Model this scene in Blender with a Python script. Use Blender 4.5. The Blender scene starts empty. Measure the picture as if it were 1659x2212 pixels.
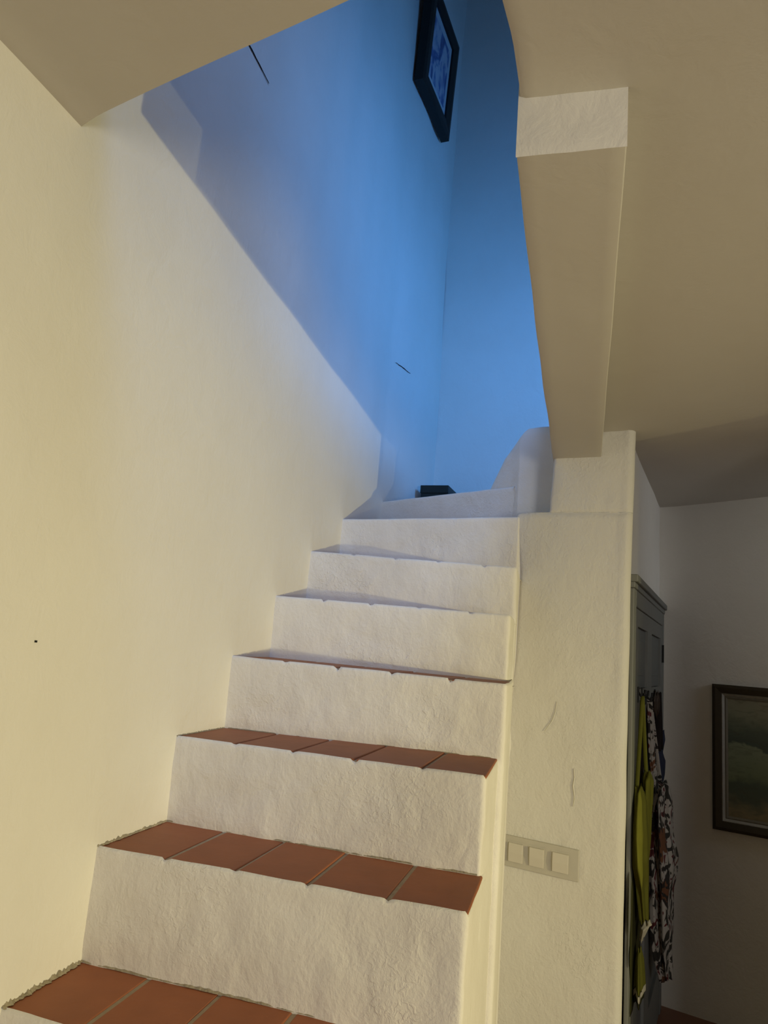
import bpy, math, random
from mathutils import Vector, Matrix, noise
random.seed(7)
C = bpy.context.scene.collection
S = bpy.context.scene

# ------------------------------------------------------------------ camera
cam_d = bpy.data.cameras.new('camera'); cam = bpy.data.objects.new('camera', cam_d); C.objects.link(cam)
Rw = Matrix(((0.96440727, -0.02621962, 0.26311814),
             (0.25315127, -0.19585948, -0.947393),
             (0.07637447, 0.98028138, -0.18225078)))
cam.matrix_world = Rw.to_4x4()
cam_d.sensor_fit = 'VERTICAL'; cam_d.sensor_height = 36.0; cam_d.sensor_width = 27.0
cam_d.lens = 1600.0 / 2212.0 * 36.0
cam_d.clip_start = 0.02
S.camera = cam

# ------------------------------------------------------------------ world, lights, exposure
w = bpy.data.worlds.new('world'); S.world = w; w.use_nodes = True
w.node_tree.nodes['Background'].inputs[0].default_value = (0.35, 0.45, 0.6, 1)
w.node_tree.nodes['Background'].inputs[1].default_value = 0.03

def point(name, loc, power, col, r):
    l = bpy.data.lights.new(name, 'POINT'); l.energy = power; l.color = col; l.shadow_soft_size = r
    o = bpy.data.objects.new(name, l); o.location = loc; C.objects.link(o); return o
def spot(name, loc, target, power, col, r, size, blend):
    l = bpy.data.lights.new(name, 'SPOT'); l.energy = power; l.color = col; l.shadow_soft_size = r
    l.spot_size = math.radians(size); l.spot_blend = blend
    o = bpy.data.objects.new(name, l); o.location = loc
    o.rotation_euler = (Vector(target) - Vector(loc)).to_track_quat('-Z', 'Y').to_euler(); C.objects.link(o); return o
def area(name, loc, target, power, col, sx, sy, spread=180):
    l = bpy.data.lights.new(name, 'AREA'); l.energy = power; l.color = col; l.shape = 'RECTANGLE'
    l.size = sx; l.size_y = sy; l.spread = math.radians(spread)
    o = bpy.data.objects.new(name, l); o.location = loc
    o.rotation_euler = (Vector(target) - Vector(loc)).to_track_quat('-Z', 'Y').to_euler(); C.objects.link(o); return o
# warm lamps of the living room on the right (two bulbs side by side)
spot('room_lamp', (3.36, 0.80, -0.25), (-1.0, 1.75, -0.75), 285, (1.0, 0.875, 0.425), 0.022, 78, 1.0)
spot('room_lamp_second', (3.36, -0.22, -0.25), (-1.0, 1.55, -0.75), 92, (1.0, 0.875, 0.425), 0.022, 78, 1.0)
# added neutral fill from behind the camera, lifts risers and wall block
area('fill_light_room', (2.3, -2.2, -0.25), (-0.3, 2.4, 0.1), 50, (0.93, 0.92, 0.90), 0.7, 0.9)
# added weak cool fill, brightens the far wall
area('fill_light_far_room', (2.2, 3.1, 0.7), (1.1, 4.2, 0.45), 1.9, (0.84, 0.90, 1.0), 0.6, 0.6, 100)
# window upstairs, blue daylight
area('window_light_upstairs', (1.10, 2.55, 1.90), (-0.60, 4.1, 1.55), 21, (0.08, 0.35, 1.0), 0.6, 0.5, 130)
# added blue fill aimed down the void, tints the upper risers
area('fill_light_upstairs', (0.35, 0.2, 3.5), (-0.62, 2.9, 0.4), 10, (0.26, 0.46, 1.0), 0.7, 0.7, 70)
S.view_settings.view_transform = 'Standard'; S.view_settings.look = 'None'
S.view_settings.gamma = 1.0; S.view_settings.use_curve_mapping = False
S.view_settings.exposure = -0.09

# ------------------------------------------------------------------ materials
def newmat(name, rough=0.8):
    m = bpy.data.materials.new(name); m.use_nodes = True
    b = m.node_tree.nodes['Principled BSDF']; b.inputs['Roughness'].default_value = rough
    return m, m.node_tree, b
def nd(nt, t, **kw):
    n = nt.nodes.new(t)
    for k, v in kw.items(): setattr(n, k, v)
    return n
def coords(nt, scale=(1, 1, 1)):
    g = nd(nt, 'ShaderNodeNewGeometry')
    mp = nd(nt, 'ShaderNodeMapping'); mp.inputs['Scale'].default_value = scale
    nt.links.new(g.outputs['Position'], mp.inputs['Vector']); return mp.outputs[0]
def noise_n(nt, vec, scale, detail=4, rough=0.55, dist=0.0):
    n = nd(nt, 'ShaderNodeTexNoise'); n.inputs['Scale'].default_value = scale
    n.inputs['Detail'].default_value = detail; n.inputs['Roughness'].default_value = rough
    n.inputs['Distortion'].default_value = dist
    nt.links.new(vec, n.inputs['Vector']); return n.outputs['Fac']
def ramp(nt, fac, stops, interp='LINEAR'):
    r = nd(nt, 'ShaderNodeValToRGB'); cr = r.color_ramp; cr.interpolation = interp
    while len(cr.elements) < len(stops): cr.elements.new(0.5)
    for e, (p, c) in zip(cr.elements, stops): e.position = p; e.color = (*c, 1) if len(c) == 3 else c
    nt.links.new(fac, r.inputs[0]); return r.outputs[0]
def mix(nt, fac, a, b, mode='MIX'):
    m = nd(nt, 'ShaderNodeMix', data_type='RGBA', blend_type=mode)
    for sock, v in ((m.inputs[0], fac), (m.inputs[6], a), (m.inputs[7], b)):
        if isinstance(v, (int, float)): sock.default_value = v
        elif isinstance(v, tuple): sock.default_value = (*v, 1)
        else: nt.links.new(v, sock)
    return m.outputs[2]
def bump(nt, b, height, dist, strength=1.0, prev=None):
    n = nd(nt, 'ShaderNodeBump'); n.inputs['Distance'].default_value = dist; n.inputs['Strength'].default_value = strength
    nt.links.new(height, n.inputs['Height'])
    if prev is not None: nt.links.new(prev, n.inputs['Normal'])
    nt.links.new(n.outputs[0], b.inputs['Normal']); return n.outputs[0]

def plaster(name, base, dirt, amt=0.5, coarse=0.004, fine=0.0015, chips=0.0):
    m, nt, b = newmat(name, 0.88)
    p = coords(nt)
    n1 = noise_n(nt, p, 2.2, 3); n2 = noise_n(nt, p, 11, 5, 0.6)
    f = ramp(nt, n1, [(0.35, (0, 0, 0)), (0.75, (amt,) * 3)])
    c = mix(nt, f, base, dirt)
    f2 = ramp(nt, n2, [(0.5, (0, 0, 0)), (0.85, (amt * 0.5,) * 3)])
    c = mix(nt, f2, c, dirt)
    nt.links.new(c, b.inputs['Base Color'])
    v1 = coords(nt, (1, 1, 0.8))
    h = bump(nt, b, noise_n(nt, v1, 16, 5, 0.6, 0.6), coarse)
    h = bump(nt, b, noise_n(nt, v1, 95, 4, 0.6), fine, 0.8, h)
    if chips:
        mk = ramp(nt, noise_n(nt, p, 3.7, 3), [(0.48, (0, 0, 0)), (0.68, (1, 1, 1))])
        ch = nd(nt, 'ShaderNodeMath', operation='MULTIPLY'); nt.links.new(mk, ch.inputs[0])
        nt.links.new(ramp(nt, noise_n(nt, p, 70, 3, 0.55, 0.8), [(0.5, (0, 0, 0)), (0.62, (1, 1, 1))]), ch.inputs[1])
        bump(nt, b, ch.outputs[0], chips, 0.8, h)
    b.inputs['Specular IOR Level'].default_value = 0.25
    return m
M = {}
M['wall'] = plaster('white_plaster', (0.80, 0.77, 0.70), (0.72, 0.68, 0.60), 0.45, 0.003, 0.0007)
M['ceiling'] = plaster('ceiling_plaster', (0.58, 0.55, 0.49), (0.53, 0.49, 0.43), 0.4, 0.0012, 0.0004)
M['step'] = plaster('step_plaster', (0.83, 0.80, 0.74), (0.60, 0.55, 0.47), 0.5, 0.0035, 0.0018, 0.0009)
M['room'] = plaster('low_bounce_room_wall', (0.34, 0.32, 0.29), (0.3, 0.28, 0.25), 0.4, 0.003, 0.0007)  # plaster of the unseen walls, darkened to cut bounce light
M['newel'] = plaster('newel_plaster', (0.70, 0.68, 0.63), (0.66, 0.62, 0.54), 0.5, 0.0045, 0.0022, 0.0010)
def simple(name, col, rough=0.6, metal=0.0, spec=0.5, noise_amt=0.0, nscale=20, bumpd=0.0):
    m, nt, b = newmat(name, rough)
    b.inputs['Metallic'].default_value = metal; b.inputs['Specular IOR Level'].default_value = spec
    p = coords(nt); n = noise_n(nt, p, nscale, 4)
    dark = tuple(c * (1 - noise_amt) for c in col)
    nt.links.new(mix(nt, n, col, dark), b.inputs['Base Color'])
    if bumpd: bump(nt, b, n, bumpd)
    return m
M['tile'] = simple('terracotta', (0.40, 0.135, 0.055), 0.62, 0, 0.35, 0.30, 14, 0.002)
M['grout'] = simple('grout', (0.50, 0.40, 0.28), 0.95, 0, 0.1, 0.35, 60, 0.002)
M['mortar'] = simple('old_mortar', (0.50, 0.43, 0.30), 0.95, 0, 0.1, 0.7, 55, 0.004)
M['crack'] = simple('dark_crack', (0.02, 0.025, 0.03), 0.9, 0, 0.1, 0.2)
M['plastic'] = simple('switch_plastic', (0.54, 0.51, 0.44), 0.45, 0, 0.4, 0.1)
M['rocker'] = simple('rocker_plastic', (0.63, 0.59, 0.51), 0.35, 0, 0.5, 0.05)
M['door'] = simple('grey_painted_wood', (0.175, 0.180, 0.165), 0.55, 0, 0.4, 0.15, 8)
M['panelw'] = simple('grey_panel_wood', (0.135, 0.145, 0.138), 0.55, 0, 0.4, 0.15, 8)
M['iron'] = simple('dark_iron', (0.02, 0.02, 0.02), 0.5, 0.6, 0.5, 0.2)
M['frame_dark'] = simple('black_frame', (0.012, 0.011, 0.010), 0.5, 0, 0.3, 0.2)
M['frame_brown'] = simple('dark_bronze_frame', (0.050, 0.036, 0.018), 0.5, 0.1, 0.4, 0.5, 30, 0.002)
M['mat_board'] = simple('mat_board', (0.55, 0.58, 0.60), 0.9, 0, 0.1, 0.1)
M['slip'] = simple('pale_inner_frame', (0.46, 0.44, 0.38), 0.6, 0, 0.4, 0.35, 40, 0.001)
M['yellow'] = simple('yellow_fabric', (0.19, 0.19, 0.028), 0.85, 0, 0.1, 0.25, 25)
M['olive'] = simple('dark_olive_fabric', (0.055, 0.055, 0.02), 0.9, 0, 0.1, 0.4, 25)
M['black'] = simple('black_fabric', (0.018, 0.014, 0.012), 0.9, 0, 0.1, 0.3, 25)
M['brown'] = simple('brown_leather', (0.045, 0.028, 0.018), 0.5, 0, 0.4, 0.4, 25)
M['navy'] = simple('navy_fabric', (0.030, 0.034, 0.058), 0.9, 0, 0.1, 0.3, 25)
M['cream'] = simple('cream_fabric', (0.70, 0.66, 0.48), 0.9, 0, 0.1, 0.25, 30)
M['box'] = simple('dark_green_card', (0.012, 0.020, 0.017), 0.5, 0, 0.3, 0.2)
M['print'] = simple('pale_print', (0.25, 0.3, 0.32), 0.7, 0, 0.2, 0.5, 90)
M['chrome'] = simple('polished_steel', (0.8, 0.8, 0.8), 0.15, 1.0, 0.5, 0.05)
M['floor'] = simple('floor_tile', (0.30, 0.14, 0.08), 0.6, 0, 0.4, 0.3, 5)
def floral():
    m, nt, b = newmat('floral_fabric', 0.85)
    p = coords(nt)
    n = noise_n(nt, p, 13, 2, 0.4, 1.6)
    c = ramp(nt, n, [(0.0, (0.014, 0.013, 0.008)), (0.41, (0.020, 0.018, 0.012)), (0.43, (0.34, 0.31, 0.26)), (0.60, (0.36, 0.33, 0.29)),
                     (0.62, (0.10, 0.012, 0.012)), (0.72, (0.07, 0.01, 0.01))], 'LINEAR')
    n2 = noise_n(nt, p, 8, 2, 0.4, 0.6)
    c = mix(nt, ramp(nt, n2, [(0.62, (0, 0, 0)), (0.64, (1, 1, 1))]), c, (0.13, 0.05, 0.018))
    n3 = noise_n(nt, coords(nt, (1, 1, 0.6)), 24, 1, 0.4, 1.5)
    c = mix(nt, ramp(nt, n3, [(0.58, (0, 0, 0)), (0.61, (1, 1, 1))]), c, (0.016, 0.013, 0.009))
    nt.links.new(c, b.inputs['Base Color']); return m
M['floral'] = floral()
def landscape(name, z0, z1):
    m, nt, b = newmat(name, 0.6)
    g = nd(nt, 'ShaderNodeNewGeometry'); sp = nd(nt, 'ShaderNodeSeparateXYZ'); nt.links.new(g.outputs['Position'], sp.inputs[0])
    mr = nd(nt, 'ShaderNodeMapRange'); mr.inputs[1].default_value = z0; mr.inputs[2].default_value = z1
    nt.links.new(sp.outputs['Z'], mr.inputs[0])
    n = noise_n(nt, coords(nt), 5, 4, 0.6, 0.4)
    ad = nd(nt, 'ShaderNodeMath', operation='MULTIPLY_ADD'); nt.links.new(n, ad.inputs[0]); ad.inputs[1].default_value = 0.34
    nt.links.new(mr.outputs[0], ad.inputs[2])
    sb = nd(nt, 'ShaderNodeMath', operation='SUBTRACT'); nt.links.new(ad.outputs[0], sb.inputs[0]); sb.inputs[1].default_value = 0.17
    c = ramp(nt, sb.outputs[0], [(0.0, (0.189, 0.149, 0.081)), (0.14, (0.243, 0.203, 0.108)), (0.24, (0.081, 0.101, 0.068)), (0.30, (0.074, 0.101, 0.068)),
        (0.36, (0.176, 0.216, 0.121)), (0.55, (0.230, 0.270, 0.176)), (0.565, (0.068, 0.095, 0.074)), (0.68, (0.095, 0.121, 0.088)), (0.80, (0.230, 0.243, 0.162)), (1.0, (0.297, 0.270, 0.189))])
    br = noise_n(nt, coords(nt, (1, 1, 3)), 12, 3, 0.6, 1.0)
    c = mix(nt, ramp(nt, br, [(0.5, (0, 0, 0)), (0.75, (0.5,) * 3)]), c, (0.07, 0.07, 0.045))
    nt.links.new(c, b.inputs['Base Color']); return m
M['linen'] = simple('linen', (0.24, 0.22, 0.17), 0.9, 0, 0.1, 0.2, 60)
M['landscape'] = landscape('painted_landscape', -0.72, -0.06)
def bluepic():
    m, nt, b = newmat('blue_print', 0.5)
    n = noise_n(nt, coords(nt, (1, 1, 0.5)), 9, 4, 0.6, 0.8)
    nt.links.new(ramp(nt, n, [(0.38, (0.05, 0.08, 0.20)), (0.47, (0.10, 0.16, 0.36)), (0.55, (0.40, 0.44, 0.52)), (0.8, (0.5, 0.53, 0.58))]), b.inputs['Base Color'])
    return m
M['bluepic'] = bluepic()

# ------------------------------------------------------------------ builders
def wloc(o):
    v = Vector((0, 0, 0))
    while o is not None: v += o.location; o = o.parent
    return v
def obj(name, V, F, mat, parent=None, smooth=False, origin=None):
    """one mesh object from world-space vertices; origin at the parent's or at its own base"""
    V = [Vector(v) for v in V]
    if parent is not None: off = wloc(parent)
    else:
        if origin is None:
            xs = [v.x for v in V]; ys = [v.y for v in V]; zs = [v.z for v in V]
            origin = Vector(((min(xs) + max(xs)) / 2, (min(ys) + max(ys)) / 2, min(zs)))
        off = Vector(origin)
    me = bpy.data.meshes.new(name); me.from_pydata([v - off for v in V], [], F); me.validate(); me.update()
    me.materials.append(mat)
    if smooth:
        me.polygons.foreach_set('use_smooth', [True] * len(me.polygons))
    o = bpy.data.objects.new(name, me); C.objects.link(o)
    if parent is not None: o.parent = parent
    else: o.location = off
    return o
def thing(name, loc, label=None, cat=None, group=None, kind=None):
    o = bpy.data.objects.new(name, None); o.location = loc; C.objects.link(o); o.empty_display_size = 0.1
    return tag(o, label, cat, group, kind)
def tag(o, label=None, cat=None, group=None, kind=None):
    if label: o['label'] = label
    if cat: o['category'] = cat
    if group: o['group'] = group
    if kind: o['kind'] = kind
    return o
def bevel(o, wd, seg=2):
    m = o.modifiers.new('bevel', 'BEVEL'); m.width = wd; m.segments = seg; m.limit_method = 'ANGLE'; return o
def recalc(o):
    import bmesh
    bm = bmesh.new(); bm.from_mesh(o.data); bmesh.ops.recalc_face_normals(bm, faces=bm.faces); bm.to_mesh(o.data); bm.free(); return o
def grid(fn, nu, nv, V=None, F=None):
    V = [] if V is None else V; F = [] if F is None else F; b = len(V)
    for i in range(nu + 1):
        for j in range(nv + 1): V.append(fn(i / nu, j / nv))
    for i in range(nu):
        for j in range(nv):
            a = b + i * (nv + 1) + j; F.append((a, a + nv + 1, a + nv + 2, a + 1))
    return V, F
def rows(rws, V=None, F=None):
    """skin a list of equally long vertex rows"""
    V = [] if V is None else V; F = [] if F is None else F; b = len(V); n = len(rws[0])
    for r in rws: V.extend(r)
    for i in range(len(rws) - 1):
        for j in range(n - 1):
            a = b + i * n + j; F.append((a, a + 1, a + n + 1, a + n))
    return V, F
def prism(poly, z0, z1):
    """poly of (x, y); z0, z1 numbers or functions of (x, y)"""
    g0 = z0 if callable(z0) else (lambda x, y: z0); g1 = z1 if callable(z1) else (lambda x, y: z1)
    n = len(poly)
    V = [(x, y, g0(x, y)) for x, y in poly] + [(x, y, g1(x, y)) for x, y in poly]
    F = [tuple(range(n - 1, -1, -1)), tuple(range(n, 2 * n))] + [(i, (i + 1) % n, n + (i + 1) % n, n + i) for i in range(n)]
    return V, F
def slab_box(P, a0, a1, b0, b1, c0, c1, V=None, F=None):
    """box in a frame given by the function P(a, b, c)"""
    V = [] if V is None else V; F = [] if F is None else F; b = len(V)
    for c in (c0, c1):
        for bb in (b0, b1):
            for a in (a0, a1): V.append(P(a, bb, c))
    for f in ((0, 2, 3, 1), (4, 5, 7, 6), (0, 1, 5, 4), (2, 6, 7, 3), (0, 4, 6, 2), (1, 3, 7, 5)): F.append(tuple(b + k for k in f))
    return V, F
XYZ = lambda a, b, c: (a, b, c)
def nz(x, y, z, s, amp, seed=0.0):
    return amp * noise.noise(Vector((x * s + seed, y * s - seed, z * s + 2 * seed)))
def lerp(a, b, t): return a + (b - a) * t
def interp(tab, x):
    if x <= tab[0][0]: return tab[0][1]
    for (x0, y0), (x1, y1) in zip(tab, tab[1:]):
        if x <= x1: return lerp(y0, y1, (x - x0) / (x1 - x0))
    return tab[-1][1]

FLOOR = -1.62; TOP = 5.1
# ------------------------------------------------------------------ the room shell
def left_x(y, z):
    x = -1.0 if y < 3.5 else -1.0 + 0.105 * (y - 3.5)
    x += nz(0, y, z, 1.5, 0.010, 3.1) * min(1, max(0, (z - 0.4) * 2)) + nz(0, y, z, 7, 0.0016, 9.0)
    # tall soft undulations of the hand-made stairwell wall
    x += 0.020 * noise.noise(Vector((y * 4.2, 5.5, z * 0.35))) * min(1, max(0, (z - 0.9)))
    return x
ys = [-2.7 + 0.08 * i for i in range(45)]; ys = [y for y in ys if y < 0.8] + [0.8 + 0.03 * i for i in range(91)] + [3.52 + 0.03 * i for i in range(29)] + [4.37]
zs = [FLOOR + 0.06 * i for i in range(9)] + [-1.1 + 0.04 * i for i in range(101)] + [2.95 + 0.08 * i for i in range(27)] + [TOP]
V, F = rows([[(left_x(y, z), y, z) for z in zs] for y in ys])
wl = obj('wall_left', V, F, M['wall'], smooth=True); tag(wl, kind='structure')
def ribbon(path, w, name, parent, mat, depth=0.003, nrm=(1, 0, 0)):
    n = Vector(nrm).normalized(); V = []; F = []
    k = len(path)
    for i, p in enumerate(path):
        p = Vector(p); q = Vector(path[min(i + 1, k - 1)]) - Vector(path[max(i - 1, 0)])
        s = q.cross(n).normalized() * w * (0.25 + 0.75 * math.sin(math.pi * (i + 0.6) / (k + 0.2))) * random.uniform(0.7, 1.2)
        V += [p - s, p + n * depth * 0.6, p + s]
    for i in range(k - 1):
        a = 3 * i; F += [(a, a + 1, a + 4, a + 3), (a + 1, a + 2, a + 5, a + 4)]
    return obj(name, V, F, mat, parent)
pth = [(left_x(y, 1.713) + 0.0015, y, 1.719 - 0.03 * (y - 1.6) + random.uniform(-.0012, .0012)) for y in [1.55 + 0.0245 * i for i in range(13)]]
ribbon(pth, 0.0035, 'plaster_crack', wl, M['crack'])
pth = [(left_x(y, 1.5) + 0.0015, y, 1.496 + 0.11 * (y - 3.576) + random.uniform(-.002, .002)) for y in [3.576 + 0.022 * i for i in range(11)] if y < 3.8]
ribbon(pth, 0.003, 'plaster_crack', wl, M['crack'])
V, F = slab_box(XYZ, -1.0, -0.996, 1.207, 1.211, -0.037, -0.033)
obj('nail', V, F, M['iron'], wl)

# ceiling of the lower room (underside of the slab) with the stair void cut out
def front_y(x): return 1.11 - 0.285 * (x + 1.008)          # near edge of the void
def void_x(y): return interp([(0.80, -0.165), (0.90, -0.153), (0.972, -0.147), (1.055, -0.137), (1.16, -0.134), (1.24, -0.134)], y)
def ceil_z(x, y):
    z = interp([(1.15, 0.995), (1.35, 0.985), (2.88, 0.897), (5.0, 0.896)], y)
    z += max(0, x - 0.45) * 0.07 * min(1, max(0, y - 2.5))
    d = max(0.0, x + 1.0)
    if d < 0.07: z -= 0.008 * (1 - d / 0.07) ** 2
    return z + nz(x, y, 0, 2.2, 0.009, 4.0)
SL = 1.27
V, F = grid(lambda u, v: (lambda x: (x, lerp(-2.7, front_y(x), v), ceil_z(x, lerp(-2.7, front_y(x), v))))(lerp(-1.03, -0.165, u ** 1.6)), 24, 70)
# void side face, front
grid(lambda u, v: (lambda x: (x, front_y(x) + 0.006 * v, lerp(ceil_z(x, front_y(x)), SL, v)))(lerp(-1.03, -0.165, u ** 1.6)), 24, 4, V, F)
yl = [-2.7 + 0.1 * i for i in range(35)] + [0.80 + 0.03 * i for i in range(90)] + [3.5 + 0.15 * i for i in range(14)]
xl = [0.0, 0.01, 0.03, 0.06, 0.1, 0.15] + [0.2 + 0.08 * i for i in range(14)] + [1.4 + 0.3 * i for i in range(11)] + [4.75]
rws = []
for y in yl:
    x0 = void_x(y) if y < 1.2 else (-0.10 if y < 3.0 else 0.05)
    if y < 0.8: x0 = -0.165
    rws.append([(x0 + t, y, ceil_z(x0 + t, y) + 0.004 * max(0, 1 - t / 0.01)) for t in xl])
rows(rws, V, F)
rows([[(void_x(y), y, ceil_z(void_x(y), y) + 0.004), (void_x(y) - 0.002, y, SL)] for y in [0.80 + 0.03 * i for i in range(15)]], V, F)
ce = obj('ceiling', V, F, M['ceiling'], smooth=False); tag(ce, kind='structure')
for p in ce.data.polygons: p.use_smooth = abs(p.normal.z) > 0.7
# upper floor slab above it (opaque, carries the upper room)
V, F = prism([(-1.1, -2.8), (4.8, -2.8), (4.8, 5.2), (0.30, 5.2), (0.30, 3.3), (-0.14, 3.25), (-0.134, 1.2), (-0.165, 0.87), (-1.1, 1.136)], 1.10, SL)
# the void only: cells over the void are left out by the outline above
uf = obj('floor_upper', V, F, M['ceiling']); tag(uf, kind='structure')

# beam along the void
def beam_row(y):
    zb = 0.877 - 0.0475 * (y - 1.185)
    xL = -0.137 + nz(0, y, 0, 3, 0.005, 2) + 0.006 * max(0, (y - 2.2)); xR = 0.051 + nz(0, y, 1, 3, 0.002, 5)
    r = 0.003
    zz = zb + nz(1, y, 1, 4, 0.003, 6)
    pts = [(xL, SL), (xL, zz + 0.25), (xL, zz + 0.12), (xL, zz + r), (xL + r * 0.3, zz + r * 0.3), (xL + r, zz)]
    pts += [(lerp(xL + r, xR - r, t), zz + nz(t, y, 2, 5, 0.0015, 3)) for t in (0.15, 0.3, 0.5, 0.7, 0.85)]
    pts += [(xR - r, zz), (xR - r * 0.3, zz + r * 0.3), (xR, zz + r), (xR - 0.004, zz + 0.06), (xR - 0.010, zz + 0.14)]
    return pts
by = [1.185 + 0.03 * i for i in range(60)] + [2.98]
rws = []
for y in by: rws.append([(x, y, z) for x, z in beam_row(y)])
p0 = beam_row(1.185)
zc0 = lambda x, v: lerp(p0[5][1], 1.03, v)
V, F = rows(rws)
# front face, sharing the outline of the first section
def ffront(u, v):
    i = 5 + u * 6; i0 = min(10, int(i)); x = lerp(p0[i0][0], p0[i0 + 1][0], i - i0); z = lerp(p0[i0][1], p0[i0 + 1][1], i - i0)
    x = lerp(-0.1375, 0.0515, u)
    if v <= 0.05: return (x, 1.185, z)
    return (x, 1.1835 + nz(u, 0, v, 3, 0.003, 8) * math.sin(math.pi * u) * min(1, v * 3), lerp(z + 0.006, 1.03, (v - 0.05) / 0.95))
grid(ffront, 12, 12, V, F)
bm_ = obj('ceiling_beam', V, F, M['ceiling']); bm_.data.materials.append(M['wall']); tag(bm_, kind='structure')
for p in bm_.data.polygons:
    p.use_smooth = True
    if abs(p.normal.y) > 0.8: p.material_index = 1  # front face in lighter plaster, its extra brightness put into the colour

# the wall block right of the stairs (with the switch), rounded plaster corners
def face_y(x): return 2.93 - 0.13 * (x + 0.265)
def wx_left(z): return interp([(FLOOR, -0.292), (-0.95, -0.286), (-0.5, -0.285), (-0.28, -0.285), (0.0, -0.246), (0.331, -0.240), (0.50, -0.262), (0.574, -0.268)], z)
def wx_right(z): return interp([(FLOOR, 0.158), (-0.7, 0.162), (0.34, 0.168), (0.9, 0.178)], z)
levels = []
z = FLOOR
while z < 0.565: levels.append((z, wx_left(z), 0)); z += 0.035
levels += [(0.566, -0.267, 0), (0.572, -0.262, 0.004), (0.576, -0.250, 0.006), (0.578, -0.200, 0.006), (0.578, -0.150, 0.006), (0.582, -0.140, 0.002), (0.592, -0.137, 0)]
z = 0.62
while z < 1.3:
    levels.append((z, lerp(-0.138, -0.127, min(1, (z - 0.6) / 0.2)) + nz(0, 0, z, 6, 0.003, 1), 0)); z += 0.03
def wall_row(z, xl_, dy):
    xr = wx_right(z) + nz(3, 0, z, 5, 0.003, 2); r = 0.028; rl = 0.012
    pts = [(xl_, 3.32), (xl_, 3.15), (xl_, 3.02), (xl_, face_y(xl_) + 0.04)]
    for a in (0, 30, 60, 90):
        t = math.radians(a); pts.append((xl_ + rl * (1 - math.cos(t)), face_y(xl_) + dy + rl * (1 - math.sin(t))))
    n = 22
    for i in range(1, n):
        x = lerp(xl_ + rl, xr - r, i / n); pts.append((x, face_y(x) + dy + nz(x, 0, z, 5, 0.006, 5) + nz(x, 0, z, 22, 0.0022, 7)))
    for a in (90, 65, 40, 15, 0):
        t = math.radians(a); pts.append((xr - r * (1 - math.cos(t)), face_y(xr) + dy + r * (1 - math.sin(t))))
    pts += [(xr, 2.95), (xr, 3.0)]
    return [(x, y, z) for x, y in pts]
V, F = rows([wall_row(*l) for l in levels])
wr = obj('wall_right', V, F, M['newel'], smooth=True); tag(wr, kind='structure')
def fline(pts, w, d, name='plaster_ridge'):
    path = [(x, face_y(x) - 0.0015, z) for x, z in pts]
    return ribbon(path, w, name, wr, M['newel'], d, (-0.13, -1, 0))
fline([(-0.018, -0.37), (-0.015, -0.40), (-0.019, -0.43), (-0.012, -0.47), (-0.016, -0.50)], 0.0025, 0.005)
fline([(-0.055, 0.11), (-0.062, 0.07), (-0.070, 0.03), (-0.074, 0.0), (-0.085, -0.05)], 0.002, 0.003)
fline([(-0.085, -0.14), (-0.09, -0.18), (-0.10, -0.21), (-0.125, -0.25)], 0.002, 0.003)

# passage wall with the door, far wall with the painting
D0 = Vector((0.170, 2.945, 0)); DD = Vector((0.175, 0.9846, 0)).normalized(); DN = Vector((0.9846, -0.175, 0)).normalized()
def PD(s, n, z):
    v = D0 + DD * s + DN * n; return (v.x, v.y, z)
V, F = grid(lambda u, v: PD(lerp(-0.05, 1.40, u), -0.014 + nz(u * 2, 0, v * 3, 2, 0.004, 3), lerp(FLOOR, 0.96, v)), 20, 40)
o = obj('wall_passage', V, F, M['wall'], smooth=True); tag(o, kind='structure')
W0 = Vector((0.4085, 4.30, 0)); WD = Vector((math.cos(math.radians(-20)), math.sin(math.radians(-20)), 0)); WN = Vector((WD.y, -WD.x, 0))
def PW(s, n, z):
    v = W0 + WD * s + WN * n; return (v.x, v.y, z)
V, F = grid(lambda u, v: PW(lerp(-0.03, 4.6, u), nz(u * 6, 0, v * 3, 2, 0.005, 6), lerp(FLOOR, 1.12, v)), 60, 40)
o = obj('wall_far', V, F, M['wall'], smooth=True); tag(o, kind='structure')
# room walls outside the picture
V, F = slab_box(XYZ, 0.92, 4.8, 2.50, 2.62, FLOOR, 0.99); o = obj('wall_lamp_blocker', V, F, M['room']); tag(o, kind='structure')  # unseen wall added to keep the lamp off the far room
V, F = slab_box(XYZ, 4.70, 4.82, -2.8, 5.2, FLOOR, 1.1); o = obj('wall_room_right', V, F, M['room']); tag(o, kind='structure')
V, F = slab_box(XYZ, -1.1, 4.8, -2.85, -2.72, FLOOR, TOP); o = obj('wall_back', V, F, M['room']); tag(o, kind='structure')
V, F = slab_box(XYZ, -1.1, 4.8, -2.8, 5.3, FLOOR - 0.1, FLOOR); o = obj('floor', V, F, M['floor']); tag(o, kind='structure')
# upstairs
V, F = grid(lambda u, v: (lerp(-0.925, 2.3, u), 4.37 + 0.05 * u + nz(u * 3, 0, v * 5, 1.3, 0.012, 6), lerp(0.5, TOP, v)), 60, 70)
o = obj('wall_upstairs_far', V, F, M['wall'], smooth=True); tag(o, kind='structure')
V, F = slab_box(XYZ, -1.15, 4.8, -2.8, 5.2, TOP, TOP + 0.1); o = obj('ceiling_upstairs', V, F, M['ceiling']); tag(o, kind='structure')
V, F = slab_box(XYZ, 2.2, 2.32, -2.8, 5.2, SL, TOP); o = obj('wall_upstairs_right', V, F, M['wall']); tag(o, kind='structure')

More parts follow.
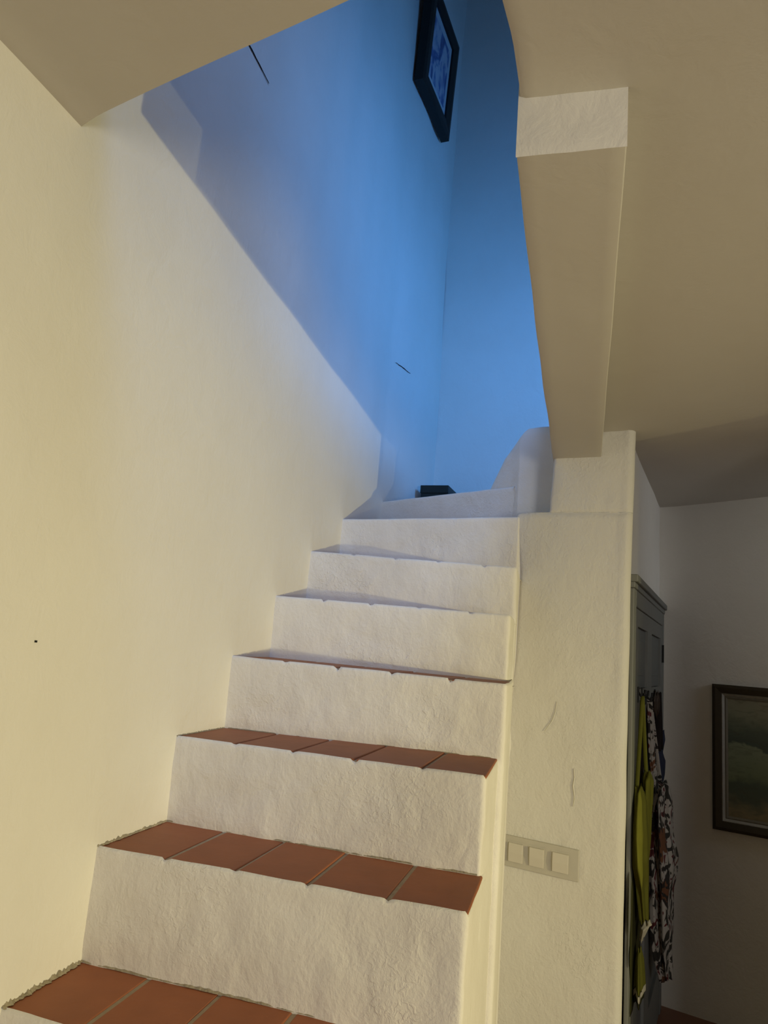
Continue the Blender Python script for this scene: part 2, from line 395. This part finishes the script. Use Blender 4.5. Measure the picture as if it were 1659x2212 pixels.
# ------------------------------------------------------------------ staircase
ST = {  # front edge: left (y, z) at the wall, right (x, y, z)
 -3: ((0.10, -1.44), (-0.19, 0.08, -1.44)), -2: ((0.34, -1.28), (-0.19, 0.31, -1.28)), -1: ((0.62, -1.10), (-0.19, 0.59, -1.10)), 0: ((0.96, -0.90), (-0.19, 0.93, -0.90)),
 1: ((1.273, -0.690), (-0.19, 1.235, -0.69)), 2: ((1.501, -0.463), (-0.190, 1.475, -0.463)), 3: ((1.782, -0.257), (-0.198, 1.727, -0.257)),
 4: ((2.050, -0.051), (-0.192, 2.050, -0.064)), 5: ((2.326, 0.152), (-0.219, 2.360, 0.137)), 6: ((2.615, 0.346), (-0.229, 2.620, 0.320)),
 7: ((2.951, 0.533), (-0.255, 2.924, 0.558)), 8: ((3.546, 0.737), (-0.289, 3.100, 0.724)) }
stairs = thing('staircase', (-0.6, 1.2, FLOOR), 'whitewashed plaster staircase with terracotta tile treads climbing along the left wall', 'staircase')
TT = 0.014
XG = [-1.0, -0.832, -0.671, -0.511, -0.345]
def step_solid(k):
    (ly, lz), (rx, ry, rz) = ST[k]
    nxt = ST.get(k + 1)
    prevz = ST[k - 1][0][1] if k - 1 in ST else FLOOR
    r = 0.012 if k < 7 else 0.005
    n = 110
    hor = []   # (x, y, f) f: fraction L->R
    def fy(x): return lerp(ly, ry, (x + 1.0) / (rx + 1.0))
    for i in range(n + 1):
        x = lerp(-1.03, rx - r, i / n); hor.append([x, fy(x), 0, -1])
    for a in (25, 50, 75, 90):
        t = math.radians(a); hor.append([rx - r + r * math.sin(t), fy(rx) + r * (1 - math.cos(t)), math.sin(t) , -math.cos(t)])
    # flank back to the wall block
    if k < 7:
        yend = 3.0
        for i in range(1, 19):
            y = lerp(ry + r, yend, (i / 18) ** 1.2); hor.append([None, y, 1, 0])
    elif k == 7:
        hor.append([rx + 0.03, 2.945, 0, 0]); hor.append([rx + 0.03, 3.1, 0, 0])
    else:
        hor.append([rx, 3.25, 1, 0]); hor.append([rx, 3.4, 1, 0])
    zl = []
    zt0 = 0.0
    bot = prevz - 0.06
    m = 16
    rws = []
    def flank_x(y, z):
        a = max(0.0, (y - ry) / (2.94 - ry)); return lerp(rx, wx_left(z) - 0.004, min(1.0, a) ** 1.7)
    profile = [(0.0, 0.006), (0.003, 0.0015), (0.008, 0.0)] + [(0.008 + (lz - TT - 0.008 - bot) * t / m, 0.0) for t in range(1, m + 1)]
    down = [0.15, 0.4, FLOOR]
    for d, ins in profile:
        row = []
        for (x, y, nx_, ny_) in hor:
            xx = rx if x is None else x
            f = min(1, max(0, (xx + 1.0) / (rx + 1.0)))
            notch = max(max(0, 1 - abs(xx - g) / 0.009) for g in XG[1:]) if k < 7 and nx_ < 0.5 else 0
            zt = lerp(lz, rz, f) - 0.0005 + nz(xx, y, k, 9, 0.0022, 2.0 + k) - 0.008 * notch * (0.5 + abs(noise.noise(Vector((k * 1.7, xx * 5, 0)))) * 2)
            if nx_ > 0.9 and k < 4: zt -= 0.004
            z = zt - d
            if x is None: xx = flank_x(y, z)
            edge = math.exp(-((d) / 0.05) ** 2)
            am = nz(xx, y, z, 4, 0.007, 1.0 + k) + nz(xx, y, z, 17, 0.0028, 4.0 + k) + nz(xx, y, z, 45, 0.0012, 6.0)
            am *= 1 - 0.6 * edge
            am -= ins
            row.append((xx + nx_ * am, y + ny_ * am, z))
        rws.append(row)
    for zb in (lerp(bot, FLOOR, 0.2), lerp(bot, FLOOR, 0.5), FLOOR):
        rws.append([((rx if x is None else x) if x is not None else flank_x(y, zb), y, zb) for (x, y, a, b) in hor])
    # top plate, under the tiles
    top = rws[0]
    V, F = rows([list(r_) for r_ in rws])
    yb = {True: 0}
    i0 = len(V)
    if nxt: by0 = nxt[0][0] + 0.05; by1 = nxt[1][1] + 0.05
    else: by0 = by1 = 4.5
    back = []
    inner = [(x - nx_ * 0.006 * 0 , y, z_) for (x, y, z_), (_, _, nx_, ny_) in zip(top, hor)]
    lip = [(x - (0.006 if nx_ > 0.5 else 0), y + (0.006 if ny_ < -0.5 else 0), z_ - 0.016) for (x, y, z_), (_, _, nx_, ny_) in zip(top, hor)]
    for (x, y, z_) in top:
        f = min(1, max(0, (x + 1.0) / (rx + 1.0)))
        back.append((x, max(y, lerp(by0, by1, f)), z_ - 0.016))
    rows([top, lip, back], V, F)
    o = obj('step', V, F, M['step'], stairs, smooth=True)
    o.data.polygons.foreach_set('use_smooth', [True] * len(o.data.polygons))
    md = o.modifiers.new('edges', 'EDGE_SPLIT'); md.split_angle = math.radians(50)
    return o
for k in sorted(ST):
    (ly, lz), (rx, ry, rz) = ST[k]
    so = step_solid(k)
    nxt = ST.get(k + 1)
    if nxt: (ly2, _), (rx2, ry2, _) = nxt
    def fy(x): return lerp(ly, ry, (x + 1.0) / (rx + 1.0))
    if nxt:
        def byf(x, ly2=ly2, ry2=ry2, rx2=rx2): return lerp(ly2, ry2, (x + 1.0) / (rx2 + 1.0)) + 0.012
    else:
        def byf(x): return 4.36
    def tz(x, y): return lerp(lz, rz, min(1, (x + 1.0) / (rx + 1.0)))
    xs_ = XG + [rx - 0.004]
    if k == 8: xs_ = XG + [rx - 0.012]
    if k < 4: xs_ = XG + [rx - 0.001]
    gx = xs_[-1] - 0.006
    if k < 7: gx = lerp(rx, wx_left(rz) - 0.004, min(1.0, max(0, (byf(rx) - ry) / (2.94 - ry))) ** 1.7) - 0.008
    # grout bed
    V, F = prism([(-1.01, fy(-1.0) + 0.009), (xs_[-1] - 0.008, fy(xs_[-1]) + 0.009), (gx, byf(gx)), (-1.01, byf(-1.0))],
                 lambda x, y: tz(x, y) - TT - 0.004, lambda x, y: tz(x, y) - 0.0055)
    obj('grout', V, F, M['grout'], so)
    for i in range(5):
        a = xs_[i] + (0.004 if i else -0.008); b = xs_[i + 1] - (0.004 if i < 4 else 0)
        dz = random.uniform(-0.0012, 0.0012); df = random.uniform(-0.002, 0.002)
        sk = random.uniform(-0.002, 0.002); bb = b + sk
        if i == 4 and k < 7:
            aa_ = min(1.0, (byf(b) - ry) / (2.94 - ry)); bb = lerp(rx, wx_left(rz) - 0.004, max(0, aa_) ** 1.7) + (-0.001 if k < 4 else -0.006)
        V, F = prism([(a, fy(a) + 0.006 + df), (b, fy(b) + 0.006 + df), (bb, byf(b)), (a + sk, byf(a))],
                     lambda x, y: tz(x, y) - TT + dz, lambda x, y: tz(x, y) + dz - (0.0028 if k != 3 else 0.001))
        t = obj('tile', V, F, M['tile'], so); bevel(t, 0.003, 2)
    if k in (0, 1, 2, 3):
        # crumbling mortar where the tread meets the wall and the next riser
        V = []; F = []
        def fil(pts, nrm, w0, V=V, F=F):
            rr = []
            for i, p in enumerate(pts):
                p = Vector(p); q = 0.5 + 0.5 * noise.noise(Vector((i * 0.21, k * 3.3, nrm[0] * 5))) + 0.2 * noise.noise(Vector((i * 0.8, k * 1.3, nrm[0] * 5)))
                w_ = w0 * max(0.15, q) * 1.3; h_ = w0 * max(0.1, 0.45 + noise.noise(Vector((i * 0.30 + 9, k * 2.3, nrm[1] * 5))) + 0.22 * noise.noise(Vector((i * 0.9 + 3, k, 2)))) * 0.75
                n_ = Vector(nrm)
                rr.append([p + Vector((0, 0, h_)), p + n_ * w_ * 0.45 + Vector((0, 0, h_ * 0.45)), p + n_ * w_ + Vector((0, 0, -0.002))])
            rows(rr, V, F)
        y0, y1 = fy(-1) , byf(-1)
        wsc = {0: 0.008, 1: 0.009, 2: 0.006, 3: 0.003}[k]
        fil([(-1.0, lerp(y0, y1 - 0.012, i / 120), tz(-1, 0)) for i in range(121)], (1, 0, 0), wsc)
        fil([(lerp(-1.0, gx - 0.004, i / 180), byf(lerp(-1.0, gx - 0.004, i / 180)) - 0.011, tz(lerp(-1.0, rx, i / 180), 0)) for i in range(181)], (0, -1, 0), wsc * 0.5)
        obj('mortar', V, F, M['mortar'], so)

# upper steps turning right behind the newel and the low plaster curb beside them
def solid(name, poly, z0, z1, mat, parent, bv=0.01):
    V, F = prism(poly, z0, z1); o = obj(name, V, F, mat, parent); bevel(o, bv, 3); return o
solid('step', [(-0.30, 3.25), (0.12, 3.25), (0.12, 4.36), (-0.33, 4.36)], 0.5, 0.93, M['step'], stairs)
solid('step', [(-0.02, 3.25), (0.12, 3.25), (0.12, 4.36), (-0.02, 4.36)], 0.9, 1.13, M['step'], stairs)
# curb: plump plaster mound
def curb_top(x): return interp([(-0.445, 0.700), (-0.42, 0.735), (-0.35, 0.868), (-0.30, 0.925), (-0.262, 0.972), (-0.245, 0.984), (-0.12, 0.992)], x)
rws = []
n = 90
for i in range(n + 1):
    x = lerp(-0.445, -0.10, i / n); zt = curb_top(x)
    yf = interp([(-0.445, 3.24), (-0.32, 3.128), (-0.28, 3.088), (-0.20, 3.070), (-0.10, 3.065)], x); row = []
    z0 = 0.52
    for j in range(15):
        t = j / 14; row.append((x, yf + 0.02 * t + nz(x, 0, t, 5, 0.006, 2), lerp(z0, zt - 0.012, t)))
    row += [(x, yf + 0.026, zt - 0.004), (x, yf + 0.04, zt), (x, yf + 0.10, zt), (x, yf + 0.135, zt - 0.006), (x, yf + 0.14, z0)]
    rws.append(row)
V, F = rows(rws); obj('curb', V, F, M['step'], stairs, smooth=True)

# ------------------------------------------------------------------ dark box on the landing
bx = thing('cardboard_box', (-0.82, 4.15, 0.737), 'dark green box standing in the blue corner at the top of the stairs', 'box')
def PB(a, b, c):
    t = math.radians(-4); return (-0.82 + a * math.cos(t) - b * math.sin(t), 4.15 + a * math.sin(t) + b * math.cos(t), 0.737 + c)
V, F = slab_box(PB, -0.078, 0.078, -0.14, 0.13, 0.0, 0.165); o = obj('box_body', V, F, M['box'], bx); bevel(o, 0.003)
V, F = slab_box(PB, -0.082, 0.082, -0.144, 0.134, 0.150, 0.196); o = obj('lid', V, F, M['box'], bx); bevel(o, 0.003)
V = []; F = []
for i in range(7):
    a = -0.035 + 0.014 * i; slab_box(PB, a, a + random.uniform(.006, .011), -0.1415, -0.1400, 0.105 + random.uniform(-.002, .002), 0.112, V, F)
for i in range(5):
    a = -0.03 + 0.016 * i; slab_box(PB, a, a + random.uniform(.006, .012), -0.1415, -0.1400, 0.088, 0.093, V, F)
obj('faint_print', V, F, M['print'], bx)

# ------------------------------------------------------------------ picture upstairs
ang = math.atan(0.105)
UD = Vector((math.sin(ang), math.cos(ang), 0)); UN = Vector((math.cos(ang), -math.sin(ang), 0))
U0 = Vector((-1.0 + 0.105 * 0.03, 3.53, 0))
def PU(s, n, z):
    lean = 0.03 * (z - 3.14) / 0.7
    v = U0 + UD * s + UN * (n + lean + 0.010); return (v.x, v.y, z)
def frame_parts(P, a0, a1, z0, z1, wf, n0, n1, mat, parent, name='frame'):
    V = []; F = []
    n_in = n1 - 0.006
    def ring(o_, i_, no, ni):  # mitred bars
        A = [(o_[0], o_[2]), (o_[1], o_[2]), (o_[1], o_[3]), (o_[0], o_[3])]
        B = [(i_[0], i_[2]), (i_[1], i_[2]), (i_[1], i_[3]), (i_[0], i_[3])]
        return A, B
    A, B = ring((a0, a1, z0, z1), (a0 + wf, a1 - wf, z0 + wf, z1 - wf), 0, 0)
    for k in range(4):
        k2 = (k + 1) % 4; b = len(V)
        for (aa, zz) in (A[k], A[k2], B[k2], B[k]):
            V.append(P(aa, n0, zz))
        V += [P(A[k][0], n1 - 0.004, A[k][1]), P(A[k2][0], n1 - 0.004, A[k2][1]), P(B[k2][0], n1 - 0.008, B[k2][1]), P(B[k][0], n1 - 0.008, B[k][1])]
        md = lambda p, q, t: (lerp(p[0], q[0], t), lerp(p[1], q[1], t))
        p1 = md(A[k], B[k], 0.35); p2 = md(A[k2], B[k2], 0.35)
        V += [P(p1[0], n1, p1[1]), P(p2[0], n1, p2[1])]
        F += [(b, b + 1, b + 5, b + 4), (b + 4, b + 5, b + 9, b + 8), (b + 8, b + 9, b + 6, b + 7), (b + 7, b + 6, b + 2, b + 3), (b, b + 3, b + 2, b + 1)]
    return obj(name, V, F, mat, parent)
pic = thing('framed_picture', PU(0.25, 0, 3.14), 'small black framed blue print high in the blue stairwell corner', 'picture')
frame_parts(PU, -0.035, 0.50, 3.135, 3.80, 0.088, 0.0, 0.055, M['frame_dark'], pic)
V, F = slab_box(PU, 0.04, 0.425, 0.020, 0.034, 3.21, 3.725); obj('mat_board', V, F, M['mat_board'], pic)
V, F = slab_box(PU, 0.085, 0.375, 0.030, 0.0355, 3.275, 3.66); obj('print', V, F, M['bluepic'], pic)

# ------------------------------------------------------------------ painting in the far room
pt = thing('framed_painting', PW(0.57, 0, -0.74), 'dark bronze framed landscape painting on the dim far wall', 'painting')
def PWd(s, n, z): return PW(s, n + 0.004, z)
frame_parts(PWd, 0.262, 1.16, -0.742, -0.042, 0.042, 0.0, 0.035, M['frame_brown'], pt)
frame_parts(PWd, 0.302, 1.12, -0.702, -0.082, 0.016, 0.0, 0.024, M['slip'], pt, 'inner_frame')
frame_parts(PWd, 0.316, 1.106, -0.688, -0.096, 0.022, 0.0, 0.017, M['linen'], pt, 'linen_slip')
V, F = slab_box(PWd, 0.332, 1.09, 0.004, 0.012, -0.672, -0.112); obj('canvas', V, F, M['landscape'], pt)

# ------------------------------------------------------------------ light switch plate
def PS(a, n, z):   # a along the wall face, n out of it
    u = Vector((1, -0.13, 0)).normalized(); nn = Vector((-0.13, -1, 0)).normalized()
    v = Vector((-0.265, 2.93, 0)) + u * (a + 0.265) + nn * n
    return (v.x, v.y, z - 0.045 * (a + 0.13))
sw = thing('light_switch', PS(-0.135, 0, -0.745), 'long triple light switch plate on the plaster wall beside the stairs', 'switch')
V, F = slab_box(PS, -0.284, 0.012, -0.004, 0.010, -0.742, -0.636); o = obj('plate', V, F, M['plastic'], sw); bevel(o, 0.003, 2)
for (a0, a1), tilt in zip(((-0.238, -0.186), (-0.162, -0.110), (-0.080, -0.024)), (0.002, -0.001, 0.0015)):
    V, F = slab_box(PS, a0 - 0.006, a1 + 0.006, 0.0095, 0.0108, -0.728, -0.652); o = obj('rocker_surround', V, F, M['plastic'], sw)
    zm = -0.69
    V = []; F = []
    for zz, nn_ in ((zm - 0.032, 0.0125 + tilt), (zm, 0.017), (zm + 0.032, 0.0165 - tilt)):
        V += [PS(a0, 0.010, zz), PS(a0, nn_ + 0.004, zz), PS(a1, nn_ + 0.004, zz), PS(a1, 0.010, zz)]
    F = [(0, 1, 2, 3), (8, 11, 10, 9), (0, 4, 5, 1), (4, 8, 9, 5), (1, 5, 6, 2), (5, 9, 10, 6), (2, 6, 7, 3), (6, 10, 11, 7)]
    o = obj('rocker_switch', V, F, M['rocker'], sw); bevel(o, 0.0015)

# ------------------------------------------------------------------ door in the passage
door = thing('door_1', PD(0.65, 0, FLOOR), kind='structure')
V = []; F = []
slab_box(PD, -0.02, 0.055, 0.0, 0.016, FLOOR, 0.30, V, F); slab_box(PD, 1.255, 1.33, 0.0, 0.016, FLOOR, 0.30, V, F); slab_box(PD, 0.055, 1.255, 0.0, 0.016, 0.235, 0.30, V, F)
o = obj('door_frame', V, F, M['door'], door); bevel(o, 0.004)
V = []; F = []
slab_box(PD, -0.03, 1.335, 0.0, 0.020, 0.300, 0.322, V, F); slab_box(PD, -0.03, 1.345, 0.0, 0.030, 0.322, 0.350, V, F)
o = obj('cornice', V, F, M['door'], door); bevel(o, 0.004)
V = []; F = []
st = [(0.058, 0.155), (0.525, 0.715), (1.165, 1.252)]
for a, b in st: slab_box(PD, a, b, 0.0, 0.012, FLOOR + 0.01, 0.232, V, F)
rl = [(0.165, 0.232), (-0.40, -0.075), (FLOOR + 0.01, -1.40)]
for z0, z1 in rl:
    for a, b in ((0.155, 0.525), (0.715, 1.165)): slab_box(PD, a, b, 0.0, 0.012, z0, z1, V, F)
obj('door_leaf', V, F, M['door'], door)
for a, b in ((0.155, 0.525), (0.715, 1.165)):
    for z0, z1 in ((-0.075, 0.165), (-1.40, -0.40)):
        V, F = slab_box(PD, a + 0.003, b - 0.003, -0.006, 0.001, z0 + 0.002, z1 - 0.002); o = obj('panel', V, F, M['panelw'], door)
        V, F = slab_box(PD, a + 0.07, b - 0.07, 0.0, 0.005, z0 + 0.05, z1 - 0.05); p_ = obj('raised_field', V, F, M['panelw'], o); bevel(p_, 0.003)
for z0 in (0.045, -1.2):
    V, F = slab_box(PD, 1.245, 1.262, 0.010, 0.022, z0, z0 + 0.09); o = obj('hinge', V, F, M['iron'], door)

# ------------------------------------------------------------------ clothes hanging on the door
def tube(path, r, V=None, F=None, seg=8, closed=False):
    V = [] if V is None else V; F = [] if F is None else F
    path = [Vector(p) for p in path]; n = len(path); b = len(V)
    for i, p in enumerate(path):
        d = (path[min(i + 1, n - 1)] - path[max(i - 1, 0)]).normalized()
        u = d.cross(Vector((0.3, 0.8, 0.52))).normalized(); v = d.cross(u)
        rr = r(i / (n - 1)) if callable(r) else r
        if isinstance(rr, tuple): ru, rv = rr
        else: ru = rv = rr
        for k in range(seg):
            a = 2 * math.pi * k / seg; V.append(p + u * math.cos(a) * ru + v * math.sin(a) * rv)
    for i in range(n - 1):
        for k in range(seg):
            a = b + i * seg + k; c = b + i * seg + (k + 1) % seg; F.append((a, c, c + seg, a + seg))
    F.append(tuple(b + k for k in range(seg - 1, -1, -1))); F.append(tuple(b + (n - 1) * seg + k for k in range(seg)))
    return V, F
def drape(s_c, n_c, prof, folds, seed, seg=40, rowsn=60, nmin=0.014, nmax=1.0):
    """hanging bunch of cloth: closed loop section with folds. prof: (z, half width along door, half depth, s shift, n shift)"""
    z0 = prof[0][0]; z1 = prof[-1][0]
    rws = []
    for j in range(rowsn + 1):
        z = lerp(z0, z1, j / rowsn)
        def col(c):
            return interp(sorted([(p[0], p[c]) for p in prof]), z)
        hw, hd, ds, dn = col(1), col(2), col(3), col(4)
        row = []
        for k in range(seg + 1):
            a = 2 * math.pi * (k % seg) / seg
            f = 1 + 0.22 * math.sin(folds * a + seed + 1.3 * math.sin(z * 5 + seed)) + 0.10 * math.sin((folds * 2 + 1) * a + 2 * seed - z * 7)
            f += 0.25 * noise.noise(Vector((math.cos(a) * 1.3 + seed, math.sin(a) * 1.3, z * 7)))
            s = s_c + ds + hw * math.cos(a) * f; nn_ = min(nmax, max(nmin, n_c + dn + hd * math.sin(a) * f))
            row.append(PD(s, nn_, z + 0.012 * math.sin(3 * a + seed) * (1 if j in (0, rowsn) else 0.3)))
        rws.append(row)
    V, F = rows(rws)
    n = seg + 1
    c0 = len(V); V.append(tuple(sum(Vector(v)[i] for v in rws[0][:-1]) / seg for i in range(3)))
    c1 = len(V); V.append(tuple(sum(Vector(v)[i] for v in rws[-1][:-1]) / seg for i in range(3)))
    for k in range(seg): F.append((c0, k + 1, k)); F.append((c1, rowsn * n + k, rowsn * n + k + 1))
    return V, F
# coat hooks
hooks = [(0.17, -0.095), (0.30, -0.10), (0.46, -0.112), (0.86, -0.115)]
for i, (s, z) in enumerate(hooks):
    hk = thing('coat_hook', PD(s, 0.012, z), ['black iron coat hook holding the yellow dress straps', 'black iron coat hook with the olive bag behind the yellow dress',
              'black iron coat hook holding the floral dress', 'black iron coat hook holding the black strap and navy cloth'][i], 'hook', 'coat hooks on the grey door')
    V, F = slab_box(PD, s - 0.012, s + 0.012, 0.012, 0.017, z - 0.03, z + 0.03); o = obj('back_plate', V, F, M['iron'], hk); bevel(o, 0.002)
    V, F = tube([PD(s, 0.014, z + 0.01), PD(s, 0.024, z - 0.005), PD(s, 0.032, z - 0.008), PD(s, 0.038, z + 0.004), PD(s, 0.039, z + 0.02)], 0.004)
    obj('prong', V, F, M['iron'], hk, smooth=True)

# yellow dress
yd = thing('dress', PD(0.17, 0.03, -0.90), 'bright yellow strappy dress hanging from the grey door', 'dress')
V, F = drape(0.10, 0.034, [(-0.43, 0.05, 0.012, 0.0, -0.004), (-0.47, 0.09, 0.020, 0.0, 0.0), (-0.58, 0.12, 0.024, 0, 0.0), (-0.68, 0.10, 0.022, 0.0, 0.002), (-0.77, 0.07, 0.018, 0.04, 0.006), (-0.89, 0.045, 0.014, 0.06, 0.010)], 5, 1.2, nmin=0.018)
obj('bodice', V, F, M['yellow'], yd, smooth=True)
V, F = drape(0.17, 0.052, [(-0.385, 0.02, 0.010, 0.0, 0.0), (-0.40, 0.045, 0.018, 0.0, 0.0), (-0.48, 0.05, 0.018, 0.0, 0.0), (-0.62, 0.05, 0.014, 0.0, -0.002), (-0.78, 0.03, 0.008, 0.0, -0.006)], 3, 0.4, rowsn=40)
obj('cup', V, F, M['yellow'], yd, smooth=True)
for e, zt, nn_ in ((0.08, -0.46, 0.022), (0.19, -0.40, 0.045)):
    V, F = tube([PD(lerp(0.17, e, t), lerp(0.030, nn_, t), lerp(-0.10, zt, t)) for t in [i / 12 for i in range(13)]], lambda t: (0.008, 0.004))
    obj('strap', V, F, M['yellow'], yd, smooth=True)
V, F = drape(0.18, 0.052, [(-0.905, 0.02, 0.010, 0, 0), (-0.915, 0.04, 0.016, 0, 0), (-0.92, 0.045, 0.014, 0, -0.006), (-0.965, 0.02, 0.006, 0, -0.016)], 4, 2.7, rowsn=20)
tag(obj('scarf', V, F, M['cream'], smooth=True), 'crumpled cream scarf end below the yellow dress', 'scarf')
ob = thing('cloth_bag', PD(0.17, 0.02, -1.16), 'dark olive cloth bag hanging behind the yellow dress', 'bag')
V, F = drape(0.16, 0.012, [(-0.60, 0.10, 0.004, 0, -0.002), (-0.72, 0.16, 0.008, 0, 0), (-0.90, 0.18, 0.016, 0, 0), (-1.00, 0.18, 0.018, 0, 0), (-1.08, 0.14, 0.012, 0, 0), (-1.17, 0.12, 0.010, -0.02, 0)], 4, 5.0, nmin=0.0125, nmax=0.0165)
obj('bag_body', V, F, M['olive'], ob, smooth=True)
for e in (0.10, 0.28):
    V, F = tube([PD(lerp(0.25, e, t), 0.018, lerp(-0.12, -0.65, t)) for t in [i / 12 for i in range(13)]], lambda t: (0.010, 0.003))
    obj('bag_strap', V, F, M['black'], ob, smooth=True)
yc = thing('towel', PD(0.15, 0.03, -1.15), 'folded yellow towel with pale band hanging lowest on the grey door', 'towel')
tw = [(-0.985, 0.02, 0.005, 0, 0), (-1.02, 0.045, 0.012, 0, 0), (-1.08, 0.06, 0.016, 0, 0), (-1.105, 0.06, 0.017, 0, 0)]
V, F = drape(0.13, 0.034, tw, 4, 3.3, rowsn=30, nmin=0.018); obj('towel_body', V, F, M['yellow'], yc, smooth=True)
V, F = drape(0.13, 0.034, [(-1.110, 0.06, 0.0172, 0, 0), (-1.128, 0.06, 0.0172, 0, 0)], 4, 3.3, rowsn=6); obj('hem_band', V, F, M['cream'], yc, smooth=True)
V, F = drape(0.13, 0.033, [(-1.10, 0.055, 0.015, 0, 0), (-1.152, 0.05, 0.014, 0, 0)], 4, 3.3, rowsn=10); obj('hem', V, F, M['olive'], yc, smooth=True)
# floral dress
fd = thing('dress', PD(0.82, 0.05, -1.29), 'floral dress of cream, maroon and dark leaves hanging beside the yellow dress', 'dress')
V, F = drape(0.80, 0.050, [(-0.50, 0.08, 0.024, 0, 0.006), (-0.56, 0.14, 0.040, 0, 0.0), (-0.70, 0.15, 0.040, 0, 0.0), (-0.80, 0.17, 0.054, 0.0, 0.004), (-0.86, 0.17, 0.052, 0, 0.004),
                           (-0.95, 0.15, 0.040, 0, 0.002), (-1.10, 0.14, 0.040, 0.0, 0.004), (-1.20, 0.12, 0.034, 0.02, 0.010), (-1.30, 0.06, 0.024, 0.04, 0.020)], 5, 0.7, seg=56, rowsn=90)
obj('skirt', V, F, M['floral'], fd, smooth=True)
for e, nn_ in ((0.74, 0.020), (0.86, 0.030)):
    V, F = tube([PD(lerp(0.47, e, t), lerp(0.022, nn_ + 0.008, t), lerp(-0.115, -0.53, t)) for t in [i / 14 for i in range(15)]], lambda t: (0.016, 0.005))
    obj('strap', V, F, M['floral'], fd, smooth=True)
V, F = drape(0.50, 0.022, [(-0.13, 0.02, 0.006, 0, 0), (-0.20, 0.04, 0.009, 0.02, 0.002), (-0.34, 0.05, 0.010, 0.10, 0.004), (-0.46, 0.06, 0.012, 0.20, 0.006), (-0.52, 0.07, 0.014, 0.25, 0.008)], 3, 2.2, rowsn=40)
obj('bodice', V, F, M['floral'], fd, smooth=True)
bs = thing('shoulder_bag', PD(0.86, 0.02, -0.36), 'black strap bag hanging at the hinge side of the grey door', 'bag')
for e in (0.82, 0.94):
    V, F = tube([PD(lerp(0.86, e, t), 0.022 + 0.004 * t, lerp(-0.10, -0.36, t)) for t in [i / 10 for i in range(11)]], lambda t: (0.022, 0.006))
    obj('strap', V, F, M['black'], bs, smooth=True)
V, F = drape(0.86, 0.024, [(-0.10, 0.05, 0.006, 0, 0), (-0.13, 0.10, 0.012, 0, 0), (-0.18, 0.09, 0.012, 0, 0), (-0.21, 0.03, 0.006, 0, 0)], 3, 1.9, rowsn=14)
obj('buckle_flap', V, F, M['brown'], bs, smooth=True)
V, F = drape(1.05, 0.024, [(-0.29, 0.05, 0.014, 0, 0), (-0.33, 0.07, 0.018, 0, 0), (-0.39, 0.06, 0.012, 0, -0.002), (-0.43, 0.08, 0.022, 0, 0), (-0.49, 0.07, 0.018, 0, 0), (-0.53, 0.05, 0.012, 0, 0)], 3, 4.1, rowsn=40)
nv = obj('cloth', V, F, M['navy'], smooth=True); tag(nv, 'navy blue cloth bunched above the floral dress', 'cloth')
# bead chain at the door edge
bc = thing('bead_chain', (0.186, 2.955, -0.30), 'short glinting steel bead chain at the door edge beside the plaster corner', 'chain')
for i in range(9):
    z = -0.135 - 0.016 * i; c = Vector((0.178, 2.942, z)); V = []; F = []
    grid(lambda u, v: c + 0.0042 * Vector((math.sin(math.pi * v) * math.cos(2 * math.pi * u), math.sin(math.pi * v) * math.sin(2 * math.pi * u), 1.6 * math.cos(math.pi * v))), 10, 6, V, F)
    obj('bead', V, F, M['chrome'], bc, smooth=True)
